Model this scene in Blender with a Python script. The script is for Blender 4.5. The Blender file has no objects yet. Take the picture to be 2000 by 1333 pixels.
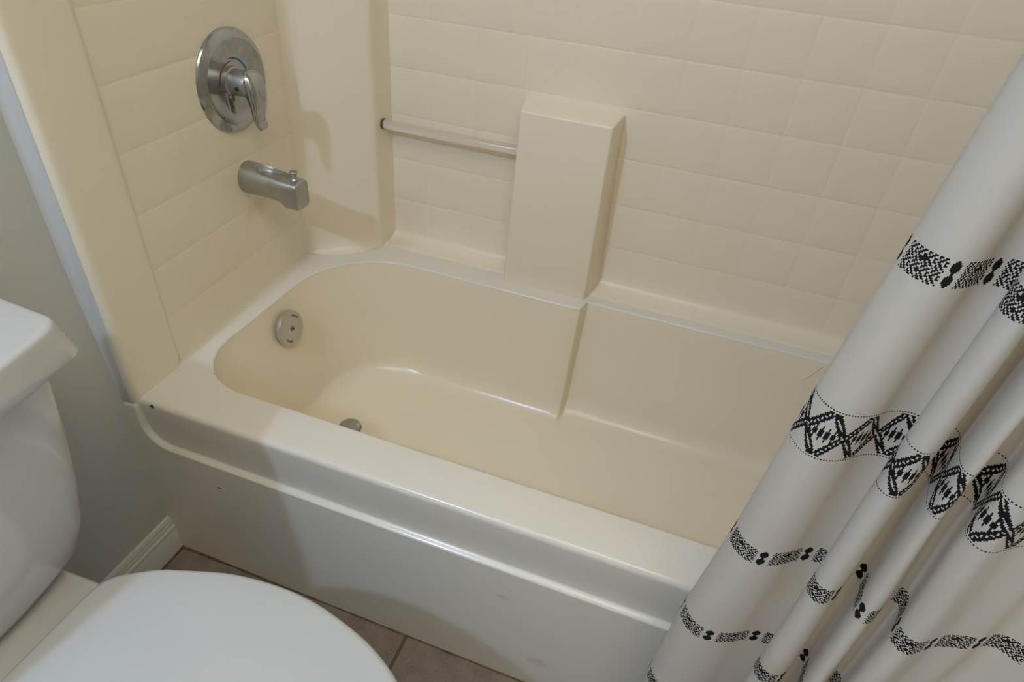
import bpy, bmesh, math, random
from mathutils import Vector, Matrix
random.seed(4)
C = bpy.context.scene.collection
PI = math.pi

# ------------------------------------------------------------------ helpers
def lerp(a, b, t): return a + (b - a) * t
def smooth(t):
    t = max(0.0, min(1.0, t)); return t * t * (3 - 2 * t)

def mesh(name, verts, faces, mat, parent=None, flat=False, mats=None, midx=None, autosmooth=None):
    me = bpy.data.meshes.new(name)
    me.from_pydata([tuple(v) for v in verts], [], faces)
    for m in (mats or [mat]): me.materials.append(m)
    if midx: me.polygons.foreach_set('material_index', midx)
    me.validate(); me.update()
    bm = bmesh.new(); bm.from_mesh(me)
    bmesh.ops.recalc_face_normals(bm, faces=bm.faces) if autosmooth != 'keep' else None
    if not flat:
        for f in bm.faces: f.smooth = True
        if isinstance(autosmooth, (int, float)):
            lim = math.radians(autosmooth)
            for e in bm.edges:
                if len(e.link_faces) == 2 and e.calc_face_angle(0) > lim: e.smooth = False
    bm.to_mesh(me); bm.free()
    o = bpy.data.objects.new(name, me); C.objects.link(o)
    if parent is not None:
        o.parent = parent
        b = parent; M = Matrix()
        while b is not None:
            M = b.matrix_basis.copy() @ M if b.parent is None else M
            b = b.parent
        o.matrix_parent_inverse = M.inverted() if parent.parent is None else Matrix()
    return o

def thing(name, loc, label, cat, group=None):
    o = bpy.data.objects.new(name, None); C.objects.link(o)
    o.empty_display_size = 0.05
    o.location = loc; o['label'] = label; o['category'] = cat
    if group: o['group'] = group
    return o
def tag(o, label, cat, group=None):
    o['label'] = label; o['category'] = cat
    if group: o['group'] = group
    return o
def struct(o, label=None):
    o['kind'] = 'structure'
    if label: o['label'] = label
    return o

def loft(rings, closed=True, cap0=False, cap1=False):
    n = len(rings[0]); V = []; F = []
    for r in rings: V += r
    for k in range(len(rings) - 1):
        for i in range(n if closed else n - 1):
            j = (i + 1) % n
            F.append((k*n+i, k*n+j, (k+1)*n+j, (k+1)*n+i))
    if cap0: F.append(tuple(range(n - 1, -1, -1)))
    if cap1: F.append(tuple((len(rings)-1)*n + i for i in range(n)))
    return V, F

def join(parts):
    V, F = [], []
    for v, f in parts:
        o = len(V); V += list(v); F += [tuple(i + o for i in g) for g in f]
    return V, F

def box(x0, x1, y0, y1, z0, z1):
    V = [(x, y, z) for z in (z0, z1) for y in (y0, y1) for x in (x0, x1)]
    return V, [(0,2,3,1),(4,5,7,6),(0,1,5,4),(2,6,7,3),(0,4,6,2),(1,3,7,5)]

def bevel_obj(o, w, seg=3, ang=30):
    bm = bmesh.new(); bm.from_mesh(o.data)
    es = [e for e in bm.edges if len(e.link_faces) == 2 and e.calc_face_angle(0) > math.radians(ang)]
    bmesh.ops.bevel(bm, geom=es, offset=w, segments=seg, profile=0.5, affect='EDGES', clamp_overlap=True)
    for f in bm.faces: f.smooth = True
    bm.to_mesh(o.data); bm.free()

def lathe(profile, origin, axis, n=64, cap=True):
    """profile: list of (radius, height along axis)"""
    a = Vector(axis).normalized()
    t = Vector((0, 0, 1)) if abs(a.z) < 0.9 else Vector((1, 0, 0))
    u = a.cross(t).normalized(); v = a.cross(u).normalized(); o = Vector(origin)
    rings = [[tuple(o + a*h + (u*math.cos(2*PI*i/n) + v*math.sin(2*PI*i/n))*max(r, 1e-5)) for i in range(n)] for r, h in profile]
    return loft(rings, True, cap, cap)

def tube(pts, r, n=12, cap=True):
    pts = [Vector(p) for p in pts]; rings = []
    for k, p in enumerate(pts):
        d = (pts[min(k+1, len(pts)-1)] - pts[max(k-1, 0)]).normalized()
        t = Vector((0,0,1)) if abs(d.z) < .9 else Vector((1,0,0))
        u = d.cross(t).normalized(); v = d.cross(u)
        rr = r[k] if isinstance(r, (list, tuple)) else r
        rings.append([tuple(p + (u*math.cos(2*PI*i/n)+v*math.sin(2*PI*i/n))*rr) for i in range(n)])
    return loft(rings, True, cap, cap)

# ------------------------------------------------------------------ materials
def new_mat(name):
    m = bpy.data.materials.new(name); m.use_nodes = True
    return m, m.node_tree.nodes, m.node_tree.links, m.node_tree.nodes['Principled BSDF']

def math_node(N, L, op, a, b=None, c=None):
    n = N.new('ShaderNodeMath'); n.operation = op
    for i, x in enumerate((a, b, c)):
        if x is None: continue
        if isinstance(x, (int, float)): n.inputs[i].default_value = x
        else: L.new(x, n.inputs[i])
    return n.outputs[0]

def mixc(N, L, fac, a, b):
    n = N.new('ShaderNodeMix'); n.data_type = 'RGBA'
    if isinstance(fac, (int, float)): n.inputs[0].default_value = fac
    else: L.new(fac, n.inputs[0])
    for i, x in ((6, a), (7, b)):
        if isinstance(x, tuple): n.inputs[i].default_value = (*x, 1)
        else: L.new(x, n.inputs[i])
    return n.outputs[2]

def noise(N, L, scale, detail=3, rough=.5, coord=None):
    n = N.new('ShaderNodeTexNoise'); n.inputs['Scale'].default_value = scale
    n.inputs['Detail'].default_value = detail; n.inputs['Roughness'].default_value = rough
    if coord is None:
        g = N.new('ShaderNodeNewGeometry'); coord = g.outputs['Position']
    L.new(coord, n.inputs['Vector'])
    return n.outputs['Fac']

def ramp(N, L, fac, lo, hi):
    n = N.new('ShaderNodeMapRange'); n.inputs[1].default_value = lo; n.inputs[2].default_value = hi
    L.new(fac, n.inputs[0]); return n.outputs[0]

def bump(N, L, h, strength, dist, bsdf):
    b = N.new('ShaderNodeBump'); b.inputs['Strength'].default_value = strength; b.inputs['Distance'].default_value = dist
    L.new(h, b.inputs['Height']); L.new(b.outputs[0], bsdf.inputs['Normal'])

def spot_mask(N, L, p, r, wob=0.6):
    """blotch mask around world point p with radii r=(rx,ry,rz), edge broken up by noise"""
    g = N.new('ShaderNodeNewGeometry')
    s = N.new('ShaderNodeVectorMath'); s.operation = 'SUBTRACT'; L.new(g.outputs['Position'], s.inputs[0]); s.inputs[1].default_value = p
    d = N.new('ShaderNodeVectorMath'); d.operation = 'DIVIDE'; L.new(s.outputs[0], d.inputs[0]); d.inputs[1].default_value = r
    l = N.new('ShaderNodeVectorMath'); l.operation = 'LENGTH'; L.new(d.outputs[0], l.inputs[0])
    nz = noise(N, L, 2.0/ max(r) , 2)
    v = math_node(N, L, 'ADD', l.outputs['Value'], math_node(N, L, 'MULTIPLY', math_node(N, L, 'SUBTRACT', nz, 0.5), wob*2))
    return v

def plain(name, col, rough=.5, metal=0, coat=0, var=0, varscale=8):
    m, N, L, B = new_mat(name)
    B.inputs['Base Color'].default_value = (*col, 1); B.inputs['Roughness'].default_value = rough
    B.inputs['Metallic'].default_value = metal
    if coat: B.inputs['Coat Weight'].default_value = coat; B.inputs['Coat Roughness'].default_value = .08
    if var:
        f = ramp(N, L, noise(N, L, varscale, 4), .3, .7)
        L.new(mixc(N, L, f, tuple(c*(1-var) for c in col), tuple(min(1, c*(1+var)) for c in col)), B.inputs['Base Color'])
    return m

CREAM = (0.885, 0.795, 0.63)
PALE = (0.79, 0.755, 0.665)
def gelcoat(name, spots=(), rough=.28, col=CREAM):
    m, N, L, B = new_mat(name)
    c = mixc(N, L, noise(N, L, 5, 2), tuple(x*.97 for x in col), tuple(min(1, x*1.03) for x in col))
    for p, r, sc, w, soft in spots:
        v = spot_mask(N, L, p, r, w)
        k = ramp(N, L, v, 1.0 + soft, 1.0 - soft)
        if len(sc) == 4: k = math_node(N, L, 'MULTIPLY', k, sc[3])
        c = mixc(N, L, k, c, tuple(sc[:3]))
    L.new(c, B.inputs['Base Color'])
    B.inputs['Roughness'].default_value = rough
    mr = N.new('ShaderNodeMapRange'); mr.inputs[3].default_value = rough - .02; mr.inputs[4].default_value = rough + .02
    L.new(noise(N, L, 12, 3), mr.inputs[0]); L.new(mr.outputs[0], B.inputs['Roughness'])
    bump(N, L, noise(N, L, 14, 2), .06, .004, B)
    return m

green = (0.0, 0.13, 0.085); brown = (0.10, 0.07, 0.05)
M_tub = gelcoat('tub gelcoat', [
    ((0.054, -0.001, 0.4045), (.0042, .02, .0032), green, .5, .15),
    ((0.160, -0.012, 0.252), (.0045, .02, .0016), green, .5, .15),
    ((0.010, 0.206, 0.413), (.0022, .0055, .02), brown, .4, .3),
    ((0.10, 0.105, 0.413), (.012, .0012, .02), (.45, .33, .2, .5), .6, .4),
    ((0.78, -0.012, 0.085), (.020, .03, .012), (.55, .50, .42, .35), .5, .12),
    ((0.70, -0.012, 0.24), (.012, .03, .006), (.5, .46, .38, .35), .8, .3),
], rough=.20, col=PALE)
M_rim = gelcoat('rim gelcoat', [((0.010, 0.206, 0.413), (.0022, .0055, .02), brown, .4, .3), ((0.10, 0.105, 0.413), (.012, .0012, .02), (.45, .33, .2, .5), .6, .4)], rough=.20, col=(.80, .755, .66))
M_basin = gelcoat('basin gelcoat', rough=.22, col=(.90, .80, .615))
M_sur = gelcoat('surround gelcoat', [
    ((0.155, 0.690, 0.415), (.035, .018, .02), (.70, .55, .34, .30), .45, .5),
    ((0.18, 0.722, 0.47), (.05, .03, .06), (.72, .56, .34, .22), .6, .6),
    ((-.002, 0.40, 0.595), (.02, .035, .016), (.66, .46, .22, .35), .7, .6),
    ((0.020, 0.105, 0.425), (.01, .006, .006), (.55, .38, .15, .7), .5, .3),
], rough=.33)

def chrome(name, col, r0, r1, met=.95):
    """dulled chrome: fine hard-water speckle over an even metal"""
    m, N, L, B = new_mat(name)
    a = ramp(N, L, noise(N, L, 620, 3, .65), .38, .66)
    b = ramp(N, L, noise(N, L, 60, 3), .30, .70)
    k = math_node(N, L, 'ADD', math_node(N, L, 'MULTIPLY', a, .65), math_node(N, L, 'MULTIPLY', b, .35))
    L.new(mixc(N, L, k, tuple(c*.84 for c in col), tuple(c*1.14 for c in col)), B.inputs['Base Color'])
    mr = N.new('ShaderNodeMapRange'); mr.inputs[3].default_value = r0; mr.inputs[4].default_value = r1
    L.new(k, mr.inputs[0]); L.new(mr.outputs[0], B.inputs['Roughness'])
    B.inputs['Metallic'].default_value = met
    return m
M_chrome = chrome('water-spotted chrome', (.44, .45, .45), .09, .30)
M_chrome2 = chrome('dull chrome', (.45, .45, .42), .30, .52, .9)
M_plate = chrome('worn plate metal', (.60, .57, .50), .28, .48, .85)
M_dark = plain('dark gap', (.03, .03, .028), .6)
M_screw = plain('screw steel', (.25, .25, .23), .4, 1)
M_red = plain('red print', (.20, .03, .028), .4)
M_blue = plain('blue print', (.0, .13, .26), .4)
M_porc = plain('white china', (.60, .60, .575), .12, coat=.5)
M_seat = plain('white seat plastic', (.58, .59, .58), .22, coat=.3)

def wallpaint():
    m, N, L, B = new_mat('grey-green wall paint')
    f = ramp(N, L, noise(N, L, 3, 3), .3, .7)
    L.new(mixc(N, L, f, (.56, .565, .515), (.59, .595, .545)), B.inputs['Base Color'])
    B.inputs['Roughness'].default_value = .55
    h = noise(N, L, 150, 4, .55)
    bump(N, L, h, .3, .0014, B); return m
M_wall = wallpaint()
M_white = plain('white trim paint', (.74, .75, .76), .35)
def fill_mat():
    m, N, L, B = new_mat('painted filler')
    v = ramp(N, L, spot_mask(N, L, (.0025, -.0135, .628), (.0009, .0008, .016), .15), 1.1, .9)
    L.new(mixc(N, L, v, (.60, .61, .595), (.06, .055, .045)), B.inputs['Base Color']); B.inputs['Roughness'].default_value = .5
    return m
M_fill = fill_mat()
M_base = plain('baseboard paint', (.70, .71, .66), .4, var=.03)
M_wood = plain('brown wall', (.46, .34, .22), .6)
M_ceil = plain('ceiling paint', (.78, .78, .76), .9)

def floor_mat():
    m, N, L, B = new_mat('mauve floor tile')
    g = N.new('ShaderNodeNewGeometry'); s = N.new('ShaderNodeSeparateXYZ'); L.new(g.outputs['Position'], s.inputs[0])
    def line(sock, off):
        a = math_node(N, L, 'SUBTRACT', sock, off)
        a = math_node(N, L, 'PINGPONG', a, .3135/2)
        return math_node(N, L, 'LESS_THAN', a, .0032)
    gm = math_node(N, L, 'MAXIMUM', line(s.outputs[0], .528), line(s.outputs[1], -.306))
    n1 = ramp(N, L, noise(N, L, 28, 6, .6), .3, .7); n2 = ramp(N, L, noise(N, L, 260, 3, .6), .35, .65)
    c = mixc(N, L, n1, (.175, .134, .115), (.31, .248, .215))
    c = mixc(N, L, math_node(N, L, 'MULTIPLY', n2, .45), c, (.34, .285, .255))
    c = mixc(N, L, gm, c, (.13, .088, .045))
    L.new(c, B.inputs['Base Color']); B.inputs['Roughness'].default_value = .5
    bump(N, L, math_node(N, L, 'SUBTRACT', math_node(N, L, 'MULTIPLY', n1, .3), gm), .5, .0015, B)
    return m
M_floor = floor_mat()
def caulk_mat():
    m, N, L, B = new_mat('dirty caulk')
    f = ramp(N, L, noise(N, L, 60, 5, .7), .35, .6)
    L.new(mixc(N, L, f, (.055, .038, .018), (.20, .13, .05)), B.inputs['Base Color']); B.inputs['Roughness'].default_value = .6
    return m
M_caulk = caulk_mat()
def acrylic():
    m, N, L, B = new_mat('clear acrylic')
    B.inputs['Base Color'].default_value = (1.0, .95, .88, 1); B.inputs['Roughness'].default_value = .22
    B.inputs['Transmission Weight'].default_value = .72; B.inputs['IOR'].default_value = 1.49
    return m
M_acr = acrylic()
M_acrend = plain('dark bar end', (.10, .065, .04), .3)

def cloth(name, col, rough=.95, stain=False):
    m, N, L, B = new_mat(name)
    B.inputs['Base Color'].default_value = (*col, 1); B.inputs['Roughness'].default_value = rough
    B.inputs['Specular IOR Level'].default_value = .15
    if stain:
        c = mixc(N, L, 0.0, col, col)
        for p, r, k in (((1.03, -.09, .60), (.02, .03, .02), .35), ((1.048, -.135, .52), (.03, .02, .014), .35), ((1.07, -.11, .57), (.02, .03, .10), .15)):
            v = ramp(N, L, spot_mask(N, L, p, r, .5), 1.5, .5)
            c = mixc(N, L, math_node(N, L, 'MULTIPLY', v, k), c, (.66, .55, .36))
        L.new(c, B.inputs['Base Color'])
    h = noise(N, L, 900, 2)
    bump(N, L, h, .25, .0006, B)
    if stain:      # thin cotton lets some light through
        t = N.new('ShaderNodeBsdfTranslucent'); t.inputs['Color'].default_value = (.80, .72, .60, 1)
        mx = N.new('ShaderNodeMixShader'); mx.inputs[0].default_value = .28
        out = N['Material Output']
        L.new(B.outputs[0], mx.inputs[1]); L.new(t.outputs[0], mx.inputs[2]); L.new(mx.outputs[0], out.inputs['Surface'])
    return m
M_cloth = cloth('white curtain cotton', (.70, .67, .61), stain=True)
M_black = cloth('black woven thread', (.012, .013, .014))

# ------------------------------------------------------------------ measures (metres)
RIM = .413; BACK = .722; TOP = 1.92; XR = 1.52; XRM = 1.60; YF = -2.05; CEIL = 2.42

# ------------------------------------------------------------------ room
def quad(name, a, b, c, d, m): return mesh(name, [a, b, c, d], [(0, 1, 2, 3)], m, flat=True)
def slab(name, *b, m=None): 
    v, f = box(*b); return mesh(name, v, f, m, flat=True)
struct(slab('floor', -.1, XRM+.1, YF-.1, .85, -.06, 0, m=M_floor), 'mauve brown square floor tiles with brown grout')
struct(slab('wall_left', -.1, -.0, YF, 0.0, 0, CEIL, m=M_wall), 'grey green painted wall behind the toilet')
struct(slab('wall_left_alcove', -.1, -.03, 0.0, .85, 0, CEIL, m=M_wall))
struct(slab('wall_back', -.1, XRM+.1, .76, .86, 0, CEIL, m=M_wall))
struct(slab('wall_right', XRM, XRM+.1, YF, .85, 0, CEIL, m=M_wall))
struct(slab('wall_front', -.1, XRM+.1, YF-.1, YF, 0, CEIL, m=M_wood))
struct(slab('ceiling', -.1, XRM+.1, YF-.1, .86, CEIL, CEIL+.06, m=M_ceil))

# baseboard with a moulded top, along the left wall
prof = [(0, 0), (.0125, 0), (.0125, .058), (.0110, .062), (.0122, .065), (.0118, .070), (.0085, .074), (.0092, .078), (.0072, .084), (.0076, .087), (.005, .093), (0, .095)]
V, F = loft([[(x, y, z) for x, z in prof] for y in (YF, -.0035)], True, True, True)
struct(mesh('baseboard_left', V, F, M_base, autosmooth=25), 'white moulded baseboard between toilet and tub')
# white painted strip where the surround meets the wall
tp = [(.0002, -.017)] + [(.0006 + .0165*(1-math.cos(t*PI/2)), -.017 + .0105*math.sin(t*PI/2)) for t in [i/8 for i in range(1, 9)]] + [(.0195, -.0058), (.0205, -.003), (.0205, .006), (.0002, .006)]
def tsc(z): return 1.0 if z > .7 else lerp(.18, 1.0, smooth((z-.41)/.28))
def tdy(z): return .0040*smooth((.409-z)/.012)
V, F = loft([[(x, (y if y > -.0065 else -.0065+(y+.0065)*tsc(z)) + tdy(z), z) for x, y in tp] for z in (.385, .397, .403, .409, .44, .5, .56, .62, .7, .9, 1.3, TOP)], True, True, True)
struct(mesh('trim_1', V, F, M_fill, autosmooth=60), 'white strip of trim at the edge of the tub surround')
# caulk bead at the foot of the tub and baseboard
pts = [(x, -.0092 + random.uniform(-.0005, .0005), .001) for x in [i*.02 for i in range(0, 77)]]
V, F = join([tube(pts, [.0017 + random.uniform(-.0006, .0008) + (.0045 if i < 1 else .0012 if i < 6 else 0) for i in range(len(pts))], 8),
             tube([(.0135, y, .001) for y in [-.012 - .02*i for i in range(0, 14)]], [.0022 + random.uniform(-.0008, .0006) for i in range(14)], 8)])
struct(mesh('trim_2', V, F, M_caulk), 'dirty brown caulk line along the tub foot')

# ------------------------------------------------------------------ bathtub
tub = thing('bathtub', (.76, .36, 0), 'cream bathtub with a stepped rim and flat apron front', 'bathtub')

def outline(x0, x1, yf, ybl, ybr, xs, rfl, rbl, rr, z, sw=.0065):
    P = []
    def arc(cx, cy, r, a0, a1, n):
        for i in range(n):
            a = math.radians(lerp(a0, a1, i/n)); P.append((cx+r*math.cos(a), cy+r*math.sin(a), z))
    def line(a, b, n):
        for i in range(n): P.append((lerp(a[0], b[0], i/n), lerp(a[1], b[1], i/n), z))
    arc(x0+rfl, yf+rfl, rfl, 270, 180, 20)
    line((x0, yf+rfl), (x0, ybl-rbl), 8)
    arc(x0+rbl, ybl-rbl, rbl, 180, 90, 24)
    line((x0+rbl, ybl), (xs-sw, ybl), 16)
    for i in range(12):
        t = i/12; P.append((lerp(xs-sw, xs+sw, t), lerp(ybl, ybr, smooth(t)), z))
    line((xs+sw, ybr), (x1-rr, ybr), 24)
    arc(x1-rr, ybr-rr, rr, 90, 0, 16)
    line((x1, ybr-rr), (x1, yf+rr), 8)
    arc(x1-rr, yf+rr, rr, 0, -90, 16)
    line((x1-rr, yf), (x0+rfl, yf), 40)
    return P
def ol(off, z, **k):   # off>0: grow outward
    return outline(.050-off, 1.46+off, .084-off, .604+off, .640+off, .657, .118+off, .185+off, .10+off, z)
inner = ol(.0055, RIM)
# outer rectangle reached by rays from a centre line
X0, X1, Y0, Y1 = -.028, XR, .014, .752
def push(p):
    cx = min(max(p[0], .30), 1.25); cy = .36
    dx, dy = p[0]-cx, p[1]-cy; t = 1e9
    if dx > 1e-9: t = min(t, (X1-cx)/dx)
    if dx < -1e-9: t = min(t, (X0-cx)/dx)
    if dy > 1e-9: t = min(t, (Y1-cy)/dy)
    if dy < -1e-9: t = min(t, (Y0-cy)/dy)
    return [cx+dx*t, cy+dy*t, RIM]
outer = [push(p) for p in inner]
for cx_, cy_ in ((X0, Y0), (X1, Y0), (X0, Y1), (X1, Y1)):
    k = min(range(len(outer)), key=lambda i: (outer[i][0]-cx_)**2+(outer[i][1]-cy_)**2)
    outer[k] = [cx_, cy_, RIM]
ring_mid = [tuple(lerp(a, b, .5) for a, b in zip(o_, i_)) for o_, i_ in zip(outer, inner)]
V, F = loft([[tuple(p) for p in outer], ring_mid, inner, ol(.0036, RIM-.0003), ol(.0020, RIM-.0010), ol(.0008, RIM-.0022), ol(.0002, RIM-.0038), ol(0, RIM-.0055)])
mesh('rim', V, F, M_rim, tub, autosmooth='no')
def lv(z, x0, x1, yf, ybl, ybr, rfl, rbl, rr): return outline(x0, x1, yf, ybl, ybr, .657 - (RIM-z)*.02, rfl, rbl, rr, z)
FZ = .100
rings = [ol(0, RIM-.0055), ol(-.0004, RIM-.009), ol(-.001, RIM-.014)]
nW = 8
for i in range(1, nW+1):
    t = i/nW; z = lerp(RIM-.014, .150, t)
    rings.append(lv(z, lerp(.051, .098, t), lerp(1.459, 1.30, t), lerp(.085, .108, t), lerp(.603, .592, t), lerp(.639, .622, t), lerp(.118, .13, t), lerp(.185, .17, t), lerp(.10, .15, t)))
for i in range(1, 9):
    a = i/8*PI/2; s = 1-math.cos(a); c = math.sin(a)
    z = .150 - .05*c
    rings.append(lv(z, .098+.085*s, 1.30-.12*s, .108+.06*s, .592-.038*s, .622-.040*s, .13-.01*s, .17-.02*s, .15-.02*s))
# close the floor towards its middle
last = rings[-1]
V, F = loft(rings, True, False, True)
mesh('basin', V, F, M_basin, tub, autosmooth='no')

# apron front: rounded lip, recessed band that curls up at the ends, projecting lower panel
def sd_recess(x, z):   # >0 inside the recess band
    # rounded rectangle x in [.022,1.49], z in [.312, .60]
    cx, hx, cz, hz, r = .757, .733, .457, .145, .045
    qx, qz = abs(x-cx)-(hx-r), abs(z-cz)-(hz-r)
    d = math.hypot(max(qx, 0), max(qz, 0)) + min(max(qx, qz), 0) - r
    return -d
xs = sorted(set([0.0] + [.0+.002*i for i in range(0, 60)] + [.12+.04*i for i in range(35)] + [1.42 + .005*i for i in range(20)] + [XR]))
path = [(.014, RIM), (.0085, RIM-.0003), (.0060, RIM-.0011), (.0038, RIM-.0026), (.0020, RIM-.0046), (.0009, RIM-.0070), (.0004, RIM-.0095)]
zz = [.400, .392, .384, .376, .368, .36, .352, .346, .341, .336, .332, .329] + [.327-.0010*i for i in range(26)] + [.299, .29, .28, .25, .2, .15, .1, .05, .02, .0]
rings = []
for y, z in path: rings.append([(x, y, z) for x in xs])
for z in zz:
    row = []
    for x in xs:
        m_ = smooth((sd_recess(x, z) + .0045)/.0085)
        row.append((x, lerp(-.0065, .0004 + .003*smooth((.40-z)/.07), m_) - .002*smooth((.30-z)/.3), z))
    rings.append(row)
V, F = loft(rings, closed=False)
mesh('apron', V, F, M_tub, tub, autosmooth='no')

# ------------------------------------------------------------------ moulded surround
sur = thing('shower_surround', (.76, .70, RIM), 'cream moulded shower surround with a raised square tile pattern on top of the tub', 'shower surround')
GD = .0009
def groove_axis(lo, hi, lines, w=.0036, step=.03):
    """samples along an axis with extra ones round each groove, with groove depth factors"""
    s = {lo: 0.0, hi: 0.0}
    for g in lines:
        if lo + w < g < hi - w:
            for o_, d in ((-w, 0), (-w*.55, .35), (0, 1), (w*.55, .35), (w, 0)): s[round(g+o_, 5)] = d
    ks = sorted(s); out = []
    for a, b in zip(ks, ks[1:]):
        out.append((a, s[a])); n = int((b-a)/step)
        for i in range(1, n+1):
            if n: out.append((lerp(a, b, i/(n+1)), 0.0))
    out.append((ks[-1], s[ks[-1]])); return out
zrows = [1.0255-.1015*k for k in range(-9, 6)]
# back panel
xa = groove_axis(.128, XR, [.7492+.1030*(k) for k in range(-6, 8)])
za = groove_axis(.440, TOP, zrows)
rings = []
for y, z in ((.666, RIM-.0025), (.669, RIM+.0002), (.680, RIM+.0014), (.692, RIM+.0028), (.703, RIM+.0050), (.711, RIM+.0082), (.7170, RIM+.0125), (.7208, RIM+.0190)):
    rings.append([(x, y, z) for x, g in xa])
for z, gz in za: rings.append([(x, BACK + GD*max(gx*.85, gz), z) for x, gx in xa])
V, F = loft(rings, closed=False)
p = mesh('tiled_panel', V, F, M_sur, sur, autosmooth='no')
# left (valve) panel: smooth front flange, then tiled field
ya = groove_axis(.112, .556, [.162, .252, .341, .430, .519])
zl = groove_axis(.432, TOP, [.995-.0983*k for k in range(-9, 6)])
def xl(y): return lerp(.0165, -.008, (y-.112)/.444)
rings = []
for dx, z in ((.0016, RIM-.002), (.0012, RIM+.0010), (.0005, RIM+.0025), (.0001, RIM+.004), (0, RIM+.006)):
    rings.append([(xl(y)+dx, y, z) for y, g in ya])
for z, gz in zl: rings.append([(xl(y) - GD*max(gy*.4, gz*.85), y, z) for y, gy in ya])
V, F = loft(rings, closed=False)
mesh('tiled_panel', V, F, M_sur, sur, autosmooth='no')
# flange strip beside it
fp = [(.0195, -.0035), (.0225, -.0032), (.0258, -.0016), (.0283, .0012), (.0296, .0050), (.0299, .010), (.0296, .03), (.0286, .06), (.0276, .088), (.0272, .096), (.0262, .1005), (.0225, .1045), (.0185, .1085), (.0170, .1112), (.0165, .1125)]
rings = [[(x, y+.006, z) for x, y in fp] for z in (RIM-.034,)] + [[(x, y+.002, z) for x, y in fp] for z in (RIM-.014,)] + [[(x+.006*k, y, z) for x, y in fp] for k, z in ( (0, RIM-.002), (0, RIM+.01), (0, RIM+.1))] + [[(x, y, z) for x, y in fp] for z in (.6, .9, 1.3, TOP)]
V, F = loft(rings, closed=False)
mesh('flange', V, F, M_sur, sur, autosmooth='no')
# corner column, diagonal face then a return to the back panel; foot flares forward
cp = [(-.014, .550)] + [(lerp(-.008, .112, t), lerp(.553, .6460, t) - .006*math.sin(PI*t)) for t in [i/10 for i in range(11)]]
cp += [(.1190, .6518), (.1245, .6568), (.1275, .6605), (.1290, .6650), (.1298, .670), (.1335, .70), (.1365, .716), (.1385, .7235)]
def flare(p, k):
    x, y = p
    w = math.sin(PI*min(1, max(0, (x+.012)/.15)))
    return (x + .017*k*w*.7, y - .022*k*w)
rings = [[(*flare(p, k), z) for p in cp] for k, z in ((1.0, RIM-.002), (.85, RIM+.001), (.62, RIM+.003), (.34, RIM+.009), (.15, RIM+.018), (.04, RIM+.03), (0, RIM+.045))] + [[(x, y, z) for x, y in cp] for z in (.6, .8, 1.0, 1.3, TOP)]
V, F = loft(rings, closed=False)
mesh('corner_column', V, F, M_sur, sur, autosmooth='no')
# shelf pillar in the middle of the back panel
pv = [(.457, .645, .400), (.650, .645, .400), (.672, .735, .400), (.440, .735, .400), (.4625, .647, .803), (.6495, .647, .803), (.659, .735, .812), (.445, .735, .812)]
o = mesh('shelf_pillar', pv, [(0,3,2,1),(4,5,6,7),(0,1,5,4),(1,2,6,5),(2,3,7,6),(3,0,4,7)], M_sur, sur)
bevel_obj(o, .0042, 4)
# right end panel, behind the curtain
rings = [[(XR, y, z) for y in (0, .1, .3, .5, BACK+.01)] for z in (RIM, .9, 1.4, TOP)]
V, F = loft(rings, closed=False)
mesh('end_panel', V, F, M_sur, sur, autosmooth='no')

# ------------------------------------------------------------------ acrylic towel bar
bar = thing('towel_bar', (.14, .690, .705), 'clear acrylic bar from the corner column to the shelf pillar', 'towel bar')
V, F = lathe([(.0, 0), (.0104, .0), (.0106, .001), (.0106, .322), (.0104, .323), (0, .323)], (.138, .690, .706), (1, 0, 0.0), 32, False)
mesh('rod', V, F, M_acr, bar, autosmooth=40)
V, F = lathe([(.0, -.006), (.0110, -.006), (.0113, -.005), (.0113, -.0008), (.0110, .0), (.0108, -.0005), (0, -.0005)], (.138, .690, .706), (1, 0, 0), 32, False)
e = mesh('end_cap', V, F, M_acrend, bar, autosmooth=40); e['label'] = 'dark brown ring at the left end of the bar'

# ------------------------------------------------------------------ shower valve
vy, vz = .388, .842; vx = xl(.388)
val = thing('shower_valve', (vx, vy, vz), 'round chrome shower valve with curved lever high on the left tiled wall', 'shower valve')
V, F = lathe([(.0, -.001), (.0872, -.001), (.0882, .002), (.0880, .005), (.0862, .0075), (.0755, .0148), (.0735, .0155), (.0715, .0151), (.061, .0115), (.049, .0085), (.040, .0072), (.030, .0068), (.0, .0068)], (vx, vy, vz), (1, 0, 0), 96, False)
mesh('escutcheon', V, F, M_chrome, val, autosmooth=18)
# raised lobe of the plate below the hub
n = 40; rr = []
for r, h in ((.034, .0066), (.0335, .0090), (.031, .0102), (.02, .0104), (.0001, .0104)):
    rr.append([(vx+h, vy+.006 + r*math.cos(2*PI*i/n), vz-.030 + r*1.05*math.sin(2*PI*i/n)) for i in range(n)])
V, F = loft(rr)
mesh('plate_boss', V, F, M_chrome, val, autosmooth=35)
V, F = lathe([(.0, .006), (.0265, .006), (.0270, .008), (.0265, .0105), (.0232, .0120), (.0225, .016), (.0222, .036), (.0205, .0420), (.012, .0445), (0, .0445)], (vx, vy, vz), (1, 0, 0), 64, False)
hub = mesh('hub', V, F, M_chrome2, val, autosmooth=40)
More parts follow.
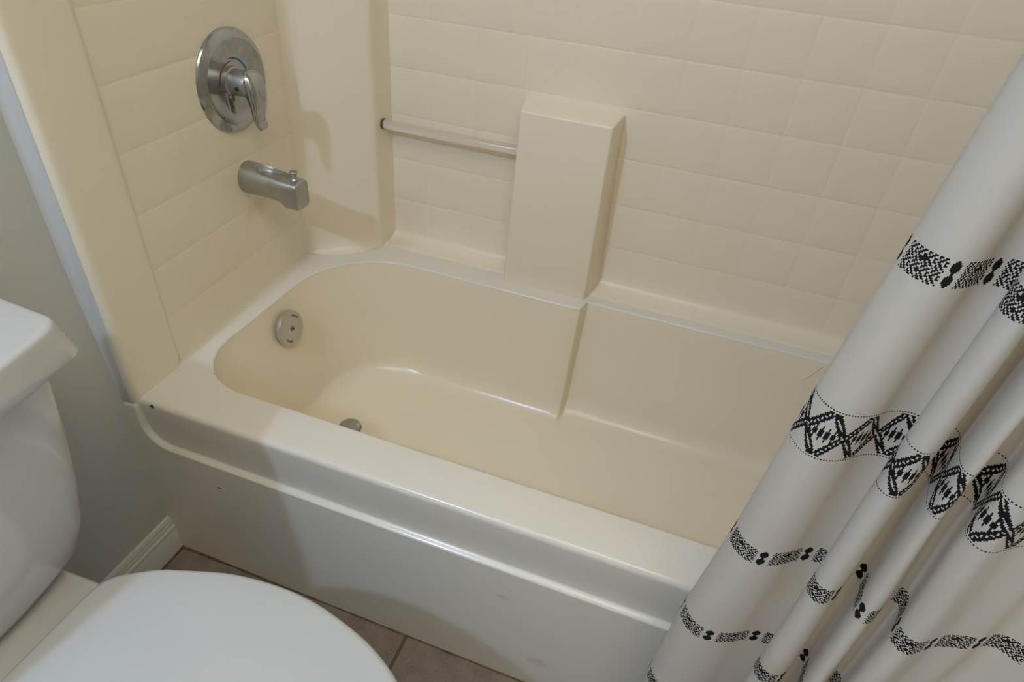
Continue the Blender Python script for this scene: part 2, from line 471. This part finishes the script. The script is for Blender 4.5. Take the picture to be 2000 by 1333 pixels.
# lever: swept flattened section
LP = [(.030, .860, .010, .007), (.0345, .8565, .0185, .0115), (.040, .847, .0222, .0142), (.0440, .834, .0225, .0142), (.0465, .820, .0208, .0122), (.0468, .806, .0182, .0098), (.0458, .794, .0157, .0074), (.0455, .783, .0143, .0060), (.0472, .775, .0137, .0052), (.0502, .768, .0130, .0046), (.0530, .765, .0095, .0030)]
def catmull(P, n):
    out = []
    for k in range(len(P)-1):
        p0, p1, p2, p3 = P[max(k-1, 0)], P[k], P[k+1], P[min(k+2, len(P)-1)]
        for i in range(n):
            t = i/n
            out.append(tuple(.5*((2*b)+(-a+c)*t+(2*a-5*b+4*c-d)*t*t+(-a+3*b-3*c+d)*t**3) for a, b, c, d in zip(p0, p1, p2, p3)))
    out.append(tuple(P[-1])); return out
LPs = catmull(LP, 4); rings = []
for k, (x, z, w, t) in enumerate(LPs):
    a, b = LPs[max(k-1, 0)], LPs[min(k+1, len(LPs)-1)]
    d = Vector((b[0]-a[0], 0, b[1]-a[1])).normalized(); nrm = Vector((-d.z, 0, d.x))
    if nrm.x < 0: nrm = -nrm
    ring = []
    for i in range(28):
        a_ = 2*PI*i/28; ca, sa = math.cos(a_), math.sin(a_)
        e_ = 2/2.6
        ring.append(tuple(Vector((vx+x, vy+.006, z)) + Vector((0, 1, 0))*w*math.copysign(abs(ca)**e_, ca) + nrm*t*math.copysign(abs(sa)**e_, sa)))
    rings.append(ring)
V, F = loft(rings, True, True, True)
mesh('lever', V, F, M_chrome, val, autosmooth=50)
def arc_strip(a0, a1, r0, r1, h, n=24):
    rings = []
    for i in range(n+1):
        a = math.radians(lerp(a0, a1, i/n)); t = min(1, 4*min(i/n, 1-i/n)+.15)
        m_, hw = (r0+r1)/2, (r1-r0)/2*t
        rings.append([(vx+h+dh, vy+r*math.cos(a), vz+r*math.sin(a)) for r, dh in ((m_-hw, 0), (m_-hw, .0006), (m_+hw, .0006), (m_+hw, 0))])
    return loft(rings, True, True, True)
V, F = arc_strip(12, 98, .0375, .0405, .0072); e = mesh('cold_mark', V, F, M_blue, val, flat=True); e['label'] = 'blue cold water arc'
V, F = arc_strip(72, 190, .0338, .0350, .0070); e = mesh('hot_mark', V, F, M_red, val, flat=True); e['label'] = 'thin red hot water arc'
V, F = lathe([(0, .0), (.0062, 0), (.0062, .002), (.005, .0032), (0, .0032)], (vx+.0102, vy-.016, vz-.024), (1, 0, 0), 20, False)
mesh('screw', V, F, M_screw, val, autosmooth=40)
V, F = lathe([(0, .0), (.0034, 0), (.0036, .0012), (0, .0012)], (vx+.030, vy-.0225, vz-.004), (0, -1, 0), 16, False)
mesh('set_screw', V, F, M_dark, hub, autosmooth=40)

# ------------------------------------------------------------------ tub spout
sy, sz = .388, .664; sx = xl(.388) - .001
sp = thing('tub_spout', (sx, sy, sz), 'chrome tub spout with a pull-up diverter below the shower valve', 'tub spout')
def key(t, K):
    for (a, *u), (b, *w) in zip(K, K[1:]):
        if t <= b: 
            s = (t-a)/(b-a) if b > a else 0; return [lerp(p, q, s) for p, q in zip(u, w)]
    return list(K[-1][1:])
K = [(0, .695, .6335, .0305, 2.0), (.004, .6955, .633, .0308, 2.0), (.035, .6930, .6338, .0297, 2.1), (.065, .6875, .6342, .0275, 2.6), (.083, .6840, .6336, .0262, 3.2), (.0895, .6828, .6300, .0258, 3.6), (.0955, .6818, .6246, .0252, 4.0), (.108, .6795, .6240, .0232, 4.8), (.1190, .6778, .6244, .0215, 5.5), (.1212, .6768, .6252, .0205, 5.5), (.1225, .6745, .6275, .0188, 5.5)]
rings = []; xsamp = [i*.0012 for i in range(0, 100)] + [.1200, .1212, .1220, .1225]
NA = 160
for x in xsamp:
    zt, zb, w, ex = key(x, K); zc, hh = (zt+zb)/2, (zt-zb)/2
    ring = []
    for i in range(NA):
        a = 2*PI*i/NA; ca, sa = math.cos(a), math.sin(a)
        yy = w*math.copysign(abs(ca)**(2/ex), ca); z = zc + hh*math.copysign(abs(sa)**(2/ex), sa)
        if sa > .25:    # finger pocket pressed into the top
            e_ = ((x-.052)/.024)**2 + (yy/.0185)**2 if x < .052 else (max(0, x-.052)/.050)**2 + (yy/(.0185-.06*(x-.052)))**2
            z -= .0125*smooth((1.10-e_)/.48) * (1 - .72*smooth((x-.036)/.060))
        ring.append((sx+x, sy+yy, z))
    rings.append(ring)
V, F = loft(rings, True, True, True)
mesh('spout_body', V, F, M_chrome2, sp, autosmooth=38)
V, F = lathe([(0, 0), (.0072, 0), (.0074, .002), (.0060, .0035), (.0048, .0065), (.0050, .0090), (.0068, .0128), (.0080, .0152), (.0080, .0172), (.0073, .0180), (0, .0180)], (sx+.1075, sy, .6785), (.03, 0, 1), 28, False)
mesh('diverter_knob', V, F, M_chrome2, sp, autosmooth=40)

# ------------------------------------------------------------------ overflow cover
oc = Vector((.073, .350, .347)); on = Vector((1, 0, .16)).normalized()
ov = thing('overflow_cover', tuple(oc), 'round chrome overflow cover on the end wall of the basin', 'overflow cover')
V, F = lathe([(.036, -.004), (.0388, -.004), (.0393, -.002), (.0393, .0030), (.0385, .0056), (.0365, .0066), (.02, .0074), (.0, .0076)], oc, on, 72, False)
mesh('cover_plate', V, F, M_plate, ov, autosmooth=35)
V, F = lathe([(0, 0), (.0055, 0), (.0055, .0012), (.0042, .0022), (0, .0022)], oc+on*.0074, on, 24, False)
s_ = mesh('screw', V, F, M_screw, ov, autosmooth=40)
u = Vector((0, 1, 0)); w_ = on.cross(u).normalized()
def oriented_box(c, ax, ay, az, hx, hy, hz):
    V = [tuple(c + ax*hx*i + ay*hy*j + az*hz*k) for k in (-1, 1) for j in (-1, 1) for i in (-1, 1)]
    return V, [(0,2,3,1),(4,5,7,6),(0,1,5,4),(2,6,7,3),(0,4,6,2),(1,3,7,5)]
d1 = (u+w_*-1.0).normalized(); d2 = on.cross(d1).normalized()
V, F = oriented_box(oc+on*.0096, d1, d2, on, .0048, .0008, .0003)
mesh('screw_slot', V, F, M_dark, s_, flat=True)
M_mark = plain('worn stamped marks', (.25, .235, .20), .6, .3)
def stamped(sgn):
    P = []
    for i in range(7):
        a = math.radians((48 if sgn > 0 else 228) + (i-3)*6.0)
        c = oc + on*.0072 + u*math.cos(a)*.0285 + (-w_ if w_.z < 0 else w_)*math.sin(a)*.0285
        P.append(oriented_box(c, u, w_, on, .0011, .0022 if i % 2 else .0028, .0004))
    return join(P)
for sg_ in (1, -1):
    V, F = stamped(sg_)
    mesh('stamped_mark', V, F, M_mark, ov, flat=True)['label'] = 'worn unreadable stamped mark'

# ------------------------------------------------------------------ drain
dc = Vector((.203, .345, FZ - .0005))
dr = thing('drain_stopper', tuple(dc), 'round chrome drain on the tub floor, half hidden by the front rim', 'drain')
V, F = lathe([(.0, 0), (.0265, 0), (.0275, .0010), (.0265, .0022), (.0255, .0022), (.025, .0016), (.0, .0012)], dc, (0, 0, 1), 48, False)
mesh('drain_flange', V, F, M_chrome2, dr, autosmooth=40)
V, F = lathe([(.0, .002), (.0245, .002), (.0252, .006), (.0235, .0092), (.015, .0118), (0, .0124)], dc, (0, 0, 1), 48, False)
mesh('stopper_cap', V, F, M_chrome, dr, autosmooth=40)

# ------------------------------------------------------------------ toilet
TY = -.386
toi = thing('toilet', (.36, TY, 0), 'white toilet with closed lid and tank against the grey green wall', 'toilet')
def tank_ring(z, xb, xf, hw, bow, r, n=10, inset=0, side=.0):
    """plan outline of the tank: straight back, bowed front, rounded corners"""
    xb += inset; xf -= inset; hw -= inset; P = []
    def fx(y): return xf - bow*((y)/hw)**2
    # front edge from -hw+r to hw-r
    yc = hw - r
    for i in range(33):
        y = lerp(-yc, yc, i/32); P.append((fx(y), TY+y, z))
    xe = fx(yc); sl = math.atan(2*bow*yc/hw**2)
    for i in range(1, n):
        a = lerp(sl, PI/2, i/n); P.append((xe - r + r*math.cos(a)*(1) + (r-r*math.cos(sl)), TY+yc+r*math.sin(a) - r*math.sin(sl), z))
    ymax = max(p[1]-TY for p in P)
    P.append((xb+.02, TY+ymax, z)); P.append((xb, TY+ymax-.02, z)); P.append((xb, TY-ymax+.02, z)); P.append((xb+.02, TY-ymax, z))
    for q in [p for p in P[33:33+n-1]][::-1]: P.append((q[0], 2*TY-q[1], z))
    return [(x, TY + (y-TY)*(1 - side*max(0, (x-xb)/(xf-xb))**2.2), z_) for x, y, z_ in P]
# tank body
rings = []
for z, xf, hw, ins in ((.392, .180, .138, .022), (.394, .186, .150, .008), (.402, .192, .160, .0), (.415, .198, .168, 0), (.45, .205, .180, 0), (.52, .212, .192, 0), (.60, .217, .201, 0), (.66, .219, .207, 0), (.703, .220, .210, 0)):
    rings.append(tank_ring(z, .022, xf-.003, hw+.001, .028, .055, inset=ins))
V, F = loft(rings, True, True, True)
mesh('tank', V, F, M_porc, toi, autosmooth=60)
rings = []
for z, ins in ((.700, .010), (.7005, .003), (.703, .0), (.720, .0006), (.740, .0016), (.7455, .0022), (.7480, .0034), (.7494, .0052), (.7500, .0078), (.7501, .012), (.7502, .02), (.7506, .05), (.751, .09)):
    rings.append(tank_ring(z, .012, .243, .225, .030, .026, inset=ins, side=.075*smooth((z-.69)/.05)))
V, F = loft(rings, True, True, True)
mesh('tank_lid', V, F, M_porc, toi, autosmooth=60)
# bowl and pedestal
HW = [(.2365, .080), (.2400, .104), (.252, .121), (.270, .134), (.294, .148), (.32, .158), (.384, .178), (.45, .1855), (.50, .184), (.545, .176), (.60, .160), (.65, .134), (.69, .098), (.71, .068), (.722, .030)]
half = catmull(HW, 5)
def seat_ring(z, sc=1.0, inset=0.0, xc=.47, zf=None):
    P = []
    H = [(x, w) for x, w in half]
    pts = [(x, TY+w) for x, w in H] + [(.7235, TY)] + [(x, TY-w) for x, w in H[::-1]]
    n = len(pts); out = []
    for i, (x, y) in enumerate(pts):
        a = pts[(i-1) % n]; b = pts[(i+1) % n]
        d = Vector((b[0]-a[0], b[1]-a[1])); d.normalize(); nx, ny = d.y, -d.x
        if (x-xc)*nx + (y-TY)*ny > 0: nx, ny = -nx, -ny
        X, Y = x+nx*inset, y+ny*inset
        out.append((xc+(X-xc)*sc, TY+(Y-TY)*sc, z))
    return out
rings = []
for z, ins in ((.3935, .006), (.3942, .003), (.3965, .001), (.401, .0), (.406, .0010), (.4090, .003), (.4108, .0055), (.4118, .009)):
    rings.append(seat_ring(z, inset=ins))
for s_, z in ((.82, .4136), (.6, .4155), (.35, .4168), (.12, .4172), (.01, .4172)): rings.append(seat_ring(z, sc=s_))
V, F = loft(rings, True, True, True)
mesh('seat_lid', V, F, M_seat, toi, autosmooth=60)
rings = [seat_ring(z, sc=s_, inset=i_) for z, s_, i_ in ((.376, 1, .010), (.378, 1, .004), (.384, 1, .002), (.390, 1, .004), (.3922, 1, .010), (.3922, .66, 0), (.376, .64, 0))]
V, F = loft(rings + [rings[0]], True)
mesh('seat', V, F, M_seat, toi, autosmooth=60)
def ell(z, cx, rx, ry, n=64, e=2.0):
    return [(cx+rx*math.copysign(abs(math.cos(2*PI*i/n))**(2/e), math.cos(2*PI*i/n)), TY+ry*math.copysign(abs(math.sin(2*PI*i/n))**(2/e), math.sin(2*PI*i/n)), z) for i in range(n)]
rings = [ell(0, .40, .25, .105, e=3), ell(.02, .40, .245, .10, e=3), ell(.12, .39, .215, .09, e=2.6), ell(.22, .41, .22, .11), ell(.30, .455, .24, .150), ell(.345, .475, .245, .172), ell(.368, .478, .240, .176), ell(.375, .478, .234, .170), ell(.375, .478, .15, .11), ell(.30, .47, .10, .08)]
b1 = loft(rings, True, True, True)
# rear deck that carries the tank
def deck(z, x0, x1, h0, h1, r):
    P = []
    for i in range(8): a = lerp(-PI/2, 0, i/7); P.append((x1-r+r*math.cos(a), TY-h1+r+r*math.sin(a), z))
    for i in range(8): a = lerp(0, PI/2, i/7); P.append((x1-r+r*math.cos(a), TY+h1-r+r*math.sin(a), z))
    P.append((lerp(x1, x0, .55), TY+h0, z)); P.append((x0, TY+h0*.92, z)); P.append((x0, TY-h0*.92, z)); P.append((lerp(x1, x0, .55), TY-h0, z)); return P
rings = [deck(.12, .10, .42, .070, .085, .02), deck(.25, .06, .40, .078, .092, .02), deck(.31, .035, .37, .092, .102, .025), deck(.345, .026, .345, .102, .110, .03), deck(.372, .026, .335, .110, .116, .03), deck(.3835, .028, .330, .110, .1135, .03), deck(.389, .034, .322, .104, .106, .03)]
b2 = loft(rings, True, True, True)
V, F = join([b1, b2])
mesh('bowl', V, F, M_porc, toi, autosmooth=60)

# ------------------------------------------------------------------ shower curtain
base = [(1.000, -.050), (.978, -.056), (.966, -.070), (.9605, -.088), (.966, -.103), (.975, -.111), (.986, -.1135), (.999, -.111), (1.012, -.1045), (1.024, -.0955), (1.036, -.0900), (1.048, -.0885), (1.056, -.0925), (1.055, -.101), (1.046, -.108), (1.038, -.1165), (1.0365, -.1265), (1.041, -.1345), (1.049, -.1365), (1.058, -.131), (1.0655, -.120), (1.071, -.107), (1.0765, -.0955), (1.083, -.091), (1.0875, -.097), (1.0855, -.109), (1.081, -.122), (1.0785, -.134), (1.081, -.143), (1.089, -.1445), (1.097, -.136), (1.104, -.1235), (1.110, -.112), (1.117, -.108), (1.1215, -.114), (1.118, -.127), (1.112, -.141), (1.1095, -.152), (1.114, -.161), (1.123, -.1625), (1.134, -.155), (1.147, -.1445), (1.161, -.138), (1.178, -.1325), (1.193, -.123), (1.206, -.121), (1.221, -.1285), (1.238, -.136), (1.256, -.131), (1.275, -.115), (1.296, -.104), (1.318, -.112), (1.338, -.128), (1.358, -.128), (1.38, -.110), (1.402, -.100), (1.424, -.116), (1.445, -.128), (1.465, -.12), (1.48, -.10)]
cur_f = catmull(base, 10)
cell = .00136
S = [0]
for a, b in zip(cur_f, cur_f[1:]): S.append(S[-1] + math.hypot(b[0]-a[0], b[1]-a[1]))
total = S[-1]; NC = int(total/cell)
sec = []; k = 0
for i in range(NC+1):
    s = total*i/NC
    while k < len(S)-2 and S[k+1] < s: k += 1
    t = (s-S[k])/(S[k+1]-S[k]) if S[k+1] > S[k] else 0
    sec.append((lerp(cur_f[k][0], cur_f[k+1][0], t), lerp(cur_f[k][1], cur_f[k+1][1], t)))
ZS = [(.10, -.034, -.004), (.34, -.0235, -.004), (.498, -.0150, -.002), (.655, 0, 0), (.827, .0105, -.003), (.99, .0255, -.006), (1.14, .036, -.008), (1.9, .07, -.010)]
def zshift(z):
    for (a, p, q), (b, r, t) in zip(ZS, ZS[1:]):
        if z <= b: u_ = (z-a)/(b-a); return lerp(p, r, u_), lerp(q, t, u_)
    return ZS[-1][1:]
def cpos(x, y, z):
    s, dy = zshift(z)
    w = smooth((1.075-x)/.115)
    w2 = smooth((x-1.06)/.05)
    xx = x + s*w - (.010*smooth((z-.655)/.17) + .003*smooth((.655-z)/.15))*w2*(1 - smooth((x-1.2)/.2))
    amp = 1 + .10*math.sin(9*x + 5*z)*smooth((x-1.1)/.1)
    yy = -.11 + (y+.11)*amp + dy + .0025*math.sin(11*z + 23*x)
    return (xx, yy, z)
NARROW = [.190, .344, .498, .655, .990, 1.143]; WIDE = [.827]
def narrow_px(i, j):           # 16 rows
    m_ = i % 36
    zig = [0, 1, 2, 1][(j//2) % 4]
    zig8 = abs(((j + 4) % 8) - 4)       # 0..4
    if m_ < 9:
        k_ = m_ - (4 - zig8 if False else 0)
        hexw = [1, 2, 3, 3, 3, 3, 2, 1][j % 8]
        return abs(m_ - 4.5) < hexw + .3
    q = m_ - 9
    if q < 2: return False
    cx_ = 13.5
    for by in (4, 11):
        if abs(q - cx_) + abs(j - by) <= 2.2: return True
    t3 = (q + zig8) % 3
    return t3 != 0 and not (t3 == 1 and (j + q//3) % 2 == 0 and j % 2 == 0)
def wide_px(i, j):             # 40 rows
    m_ = (i % 27) - 13; v = j - 19.5
    if j in (0, 39): return i % 2 == 0
    if j in (1, 38): return False
    d = abs(m_)/13.0*20 + abs(v)*1.02 - 19.5
    for uc in (-6.0, -2.0, 2.0, 6.0):
        lim = 6.2 if abs(uc) < 5 else 5.0
        if abs(m_-uc)/1.75 + abs(v)/lim < 1 and d < -5.4: return True
    if -4.7 < d < -1.4: return True
    if -1.4 <= d <= 1.4: return (i + j) % 4 < 2
    if 1.4 < d < 4.7: return True
    return False
zlines = []   # (z, kind, row)
edges = []
for zc in NARROW: edges.append((zc - 8*cell, zc + 8*cell, 16, 'n'))
for zc in WIDE: edges.append((zc - 20*cell*1.0, zc + 20*cell*1.0, 40, 'w'))
edges.sort(); zs = []; rowkind = []
cur = .10
def plain_rows(a, b):
    n_ = max(1, int((b-a)/.03))
    for i in range(n_): zs.append(lerp(a, b, i/n_)); rowkind.append(None)
for a, b, n_, kd in edges:
    plain_rows(cur, a)
    for j in range(n_): zs.append(lerp(a, b, j/n_)); rowkind.append((kd, j))
    cur = b
plain_rows(cur, 1.90); zs.append(1.90)
W1 = NC+1
V = []
for z in zs: V += [cpos(x, y, z) for x, y in sec]
F = []; MI = []
for r, kd in enumerate(rowkind):
    for i in range(NC):
        F.append((r*W1+i, r*W1+i+1, (r+1)*W1+i+1, (r+1)*W1+i))
        MI.append(0 if kd is None else int(narrow_px(i, kd[1]) if kd[0] == 'n' else wide_px(i, kd[1])))
cu = mesh('shower_curtain', V, F, M_cloth, mats=[M_cloth, M_black], midx=MI, autosmooth='keep')
tag(cu, 'white cotton shower curtain with black woven bands hanging in folds outside the tub', 'shower curtain')

# a stray hair stuck to the basin wall
hp = catmull([(1.106, .6348, .306), (1.123, .6356, .336), (1.147, .6362, .358), (1.171, .6380, .400)], 8)
V, F = tube(hp, .00022, 6)
tag(mesh('hair_strand', V, F, plain('dark hair', (.10, .075, .05), .5)), 'single thin dark hair stuck on the back basin wall beside the curtain', 'hair')

# ------------------------------------------------------------------ light
def point(name, loc, power, r, col):
    l = bpy.data.lights.new(name, 'POINT'); l.energy = power; l.shadow_soft_size = r; l.color = col
    o = bpy.data.objects.new(name, l); C.objects.link(o); o.location = loc; return o
point('vanity_bulb', (.08, -1.25, 1.98), 24.7, .035, (.747, 1.0, 1.48))
al = bpy.data.lights.new('fill_light', 'AREA'); al.energy = 10.1; al.shape = 'RECTANGLE'; al.size = .9; al.size_y = .9; al.color = (1.17, 1.0, .667)  # warm fill light added to lift the shaded sides, not a known ceiling fixture
ao = bpy.data.objects.new('fill_light', al); C.objects.link(ao); ao.location = (1.05, -.80, 2.38)

w = bpy.data.worlds.new('world'); bpy.context.scene.world = w; w.use_nodes = True
w.node_tree.nodes['Background'].inputs[0].default_value = (.8, .85, .9, 1); w.node_tree.nodes['Background'].inputs[1].default_value = .2

# ------------------------------------------------------------------ camera
R = ((0.940474, 0.331013, 0.07707), (0.257418, -0.545701, -0.797462), (-0.221913, 0.769831, -0.598427))
cam = bpy.data.cameras.new('camera'); cam.sensor_fit = 'HORIZONTAL'; cam.sensor_width = 36; cam.lens = 1238.1755/2000*36
cam.clip_start = .02
co = bpy.data.objects.new('camera', cam); C.objects.link(co)
rx, ry, rz = (Vector(R[0]), -Vector(R[1]), -Vector(R[2]))
co.matrix_world = Matrix(((rx.x, ry.x, rz.x, .8403693), (rx.y, ry.y, rz.y, -.5655414), (rx.z, ry.z, rz.z, 1.1860355), (0, 0, 0, 1)))
sc = bpy.context.scene
sc.camera = co
sc.view_settings.view_transform = 'Standard'; sc.view_settings.look = 'None'
sc.view_settings.exposure = 0.0; sc.view_settings.gamma = 1.0; sc.view_settings.use_curve_mapping = False
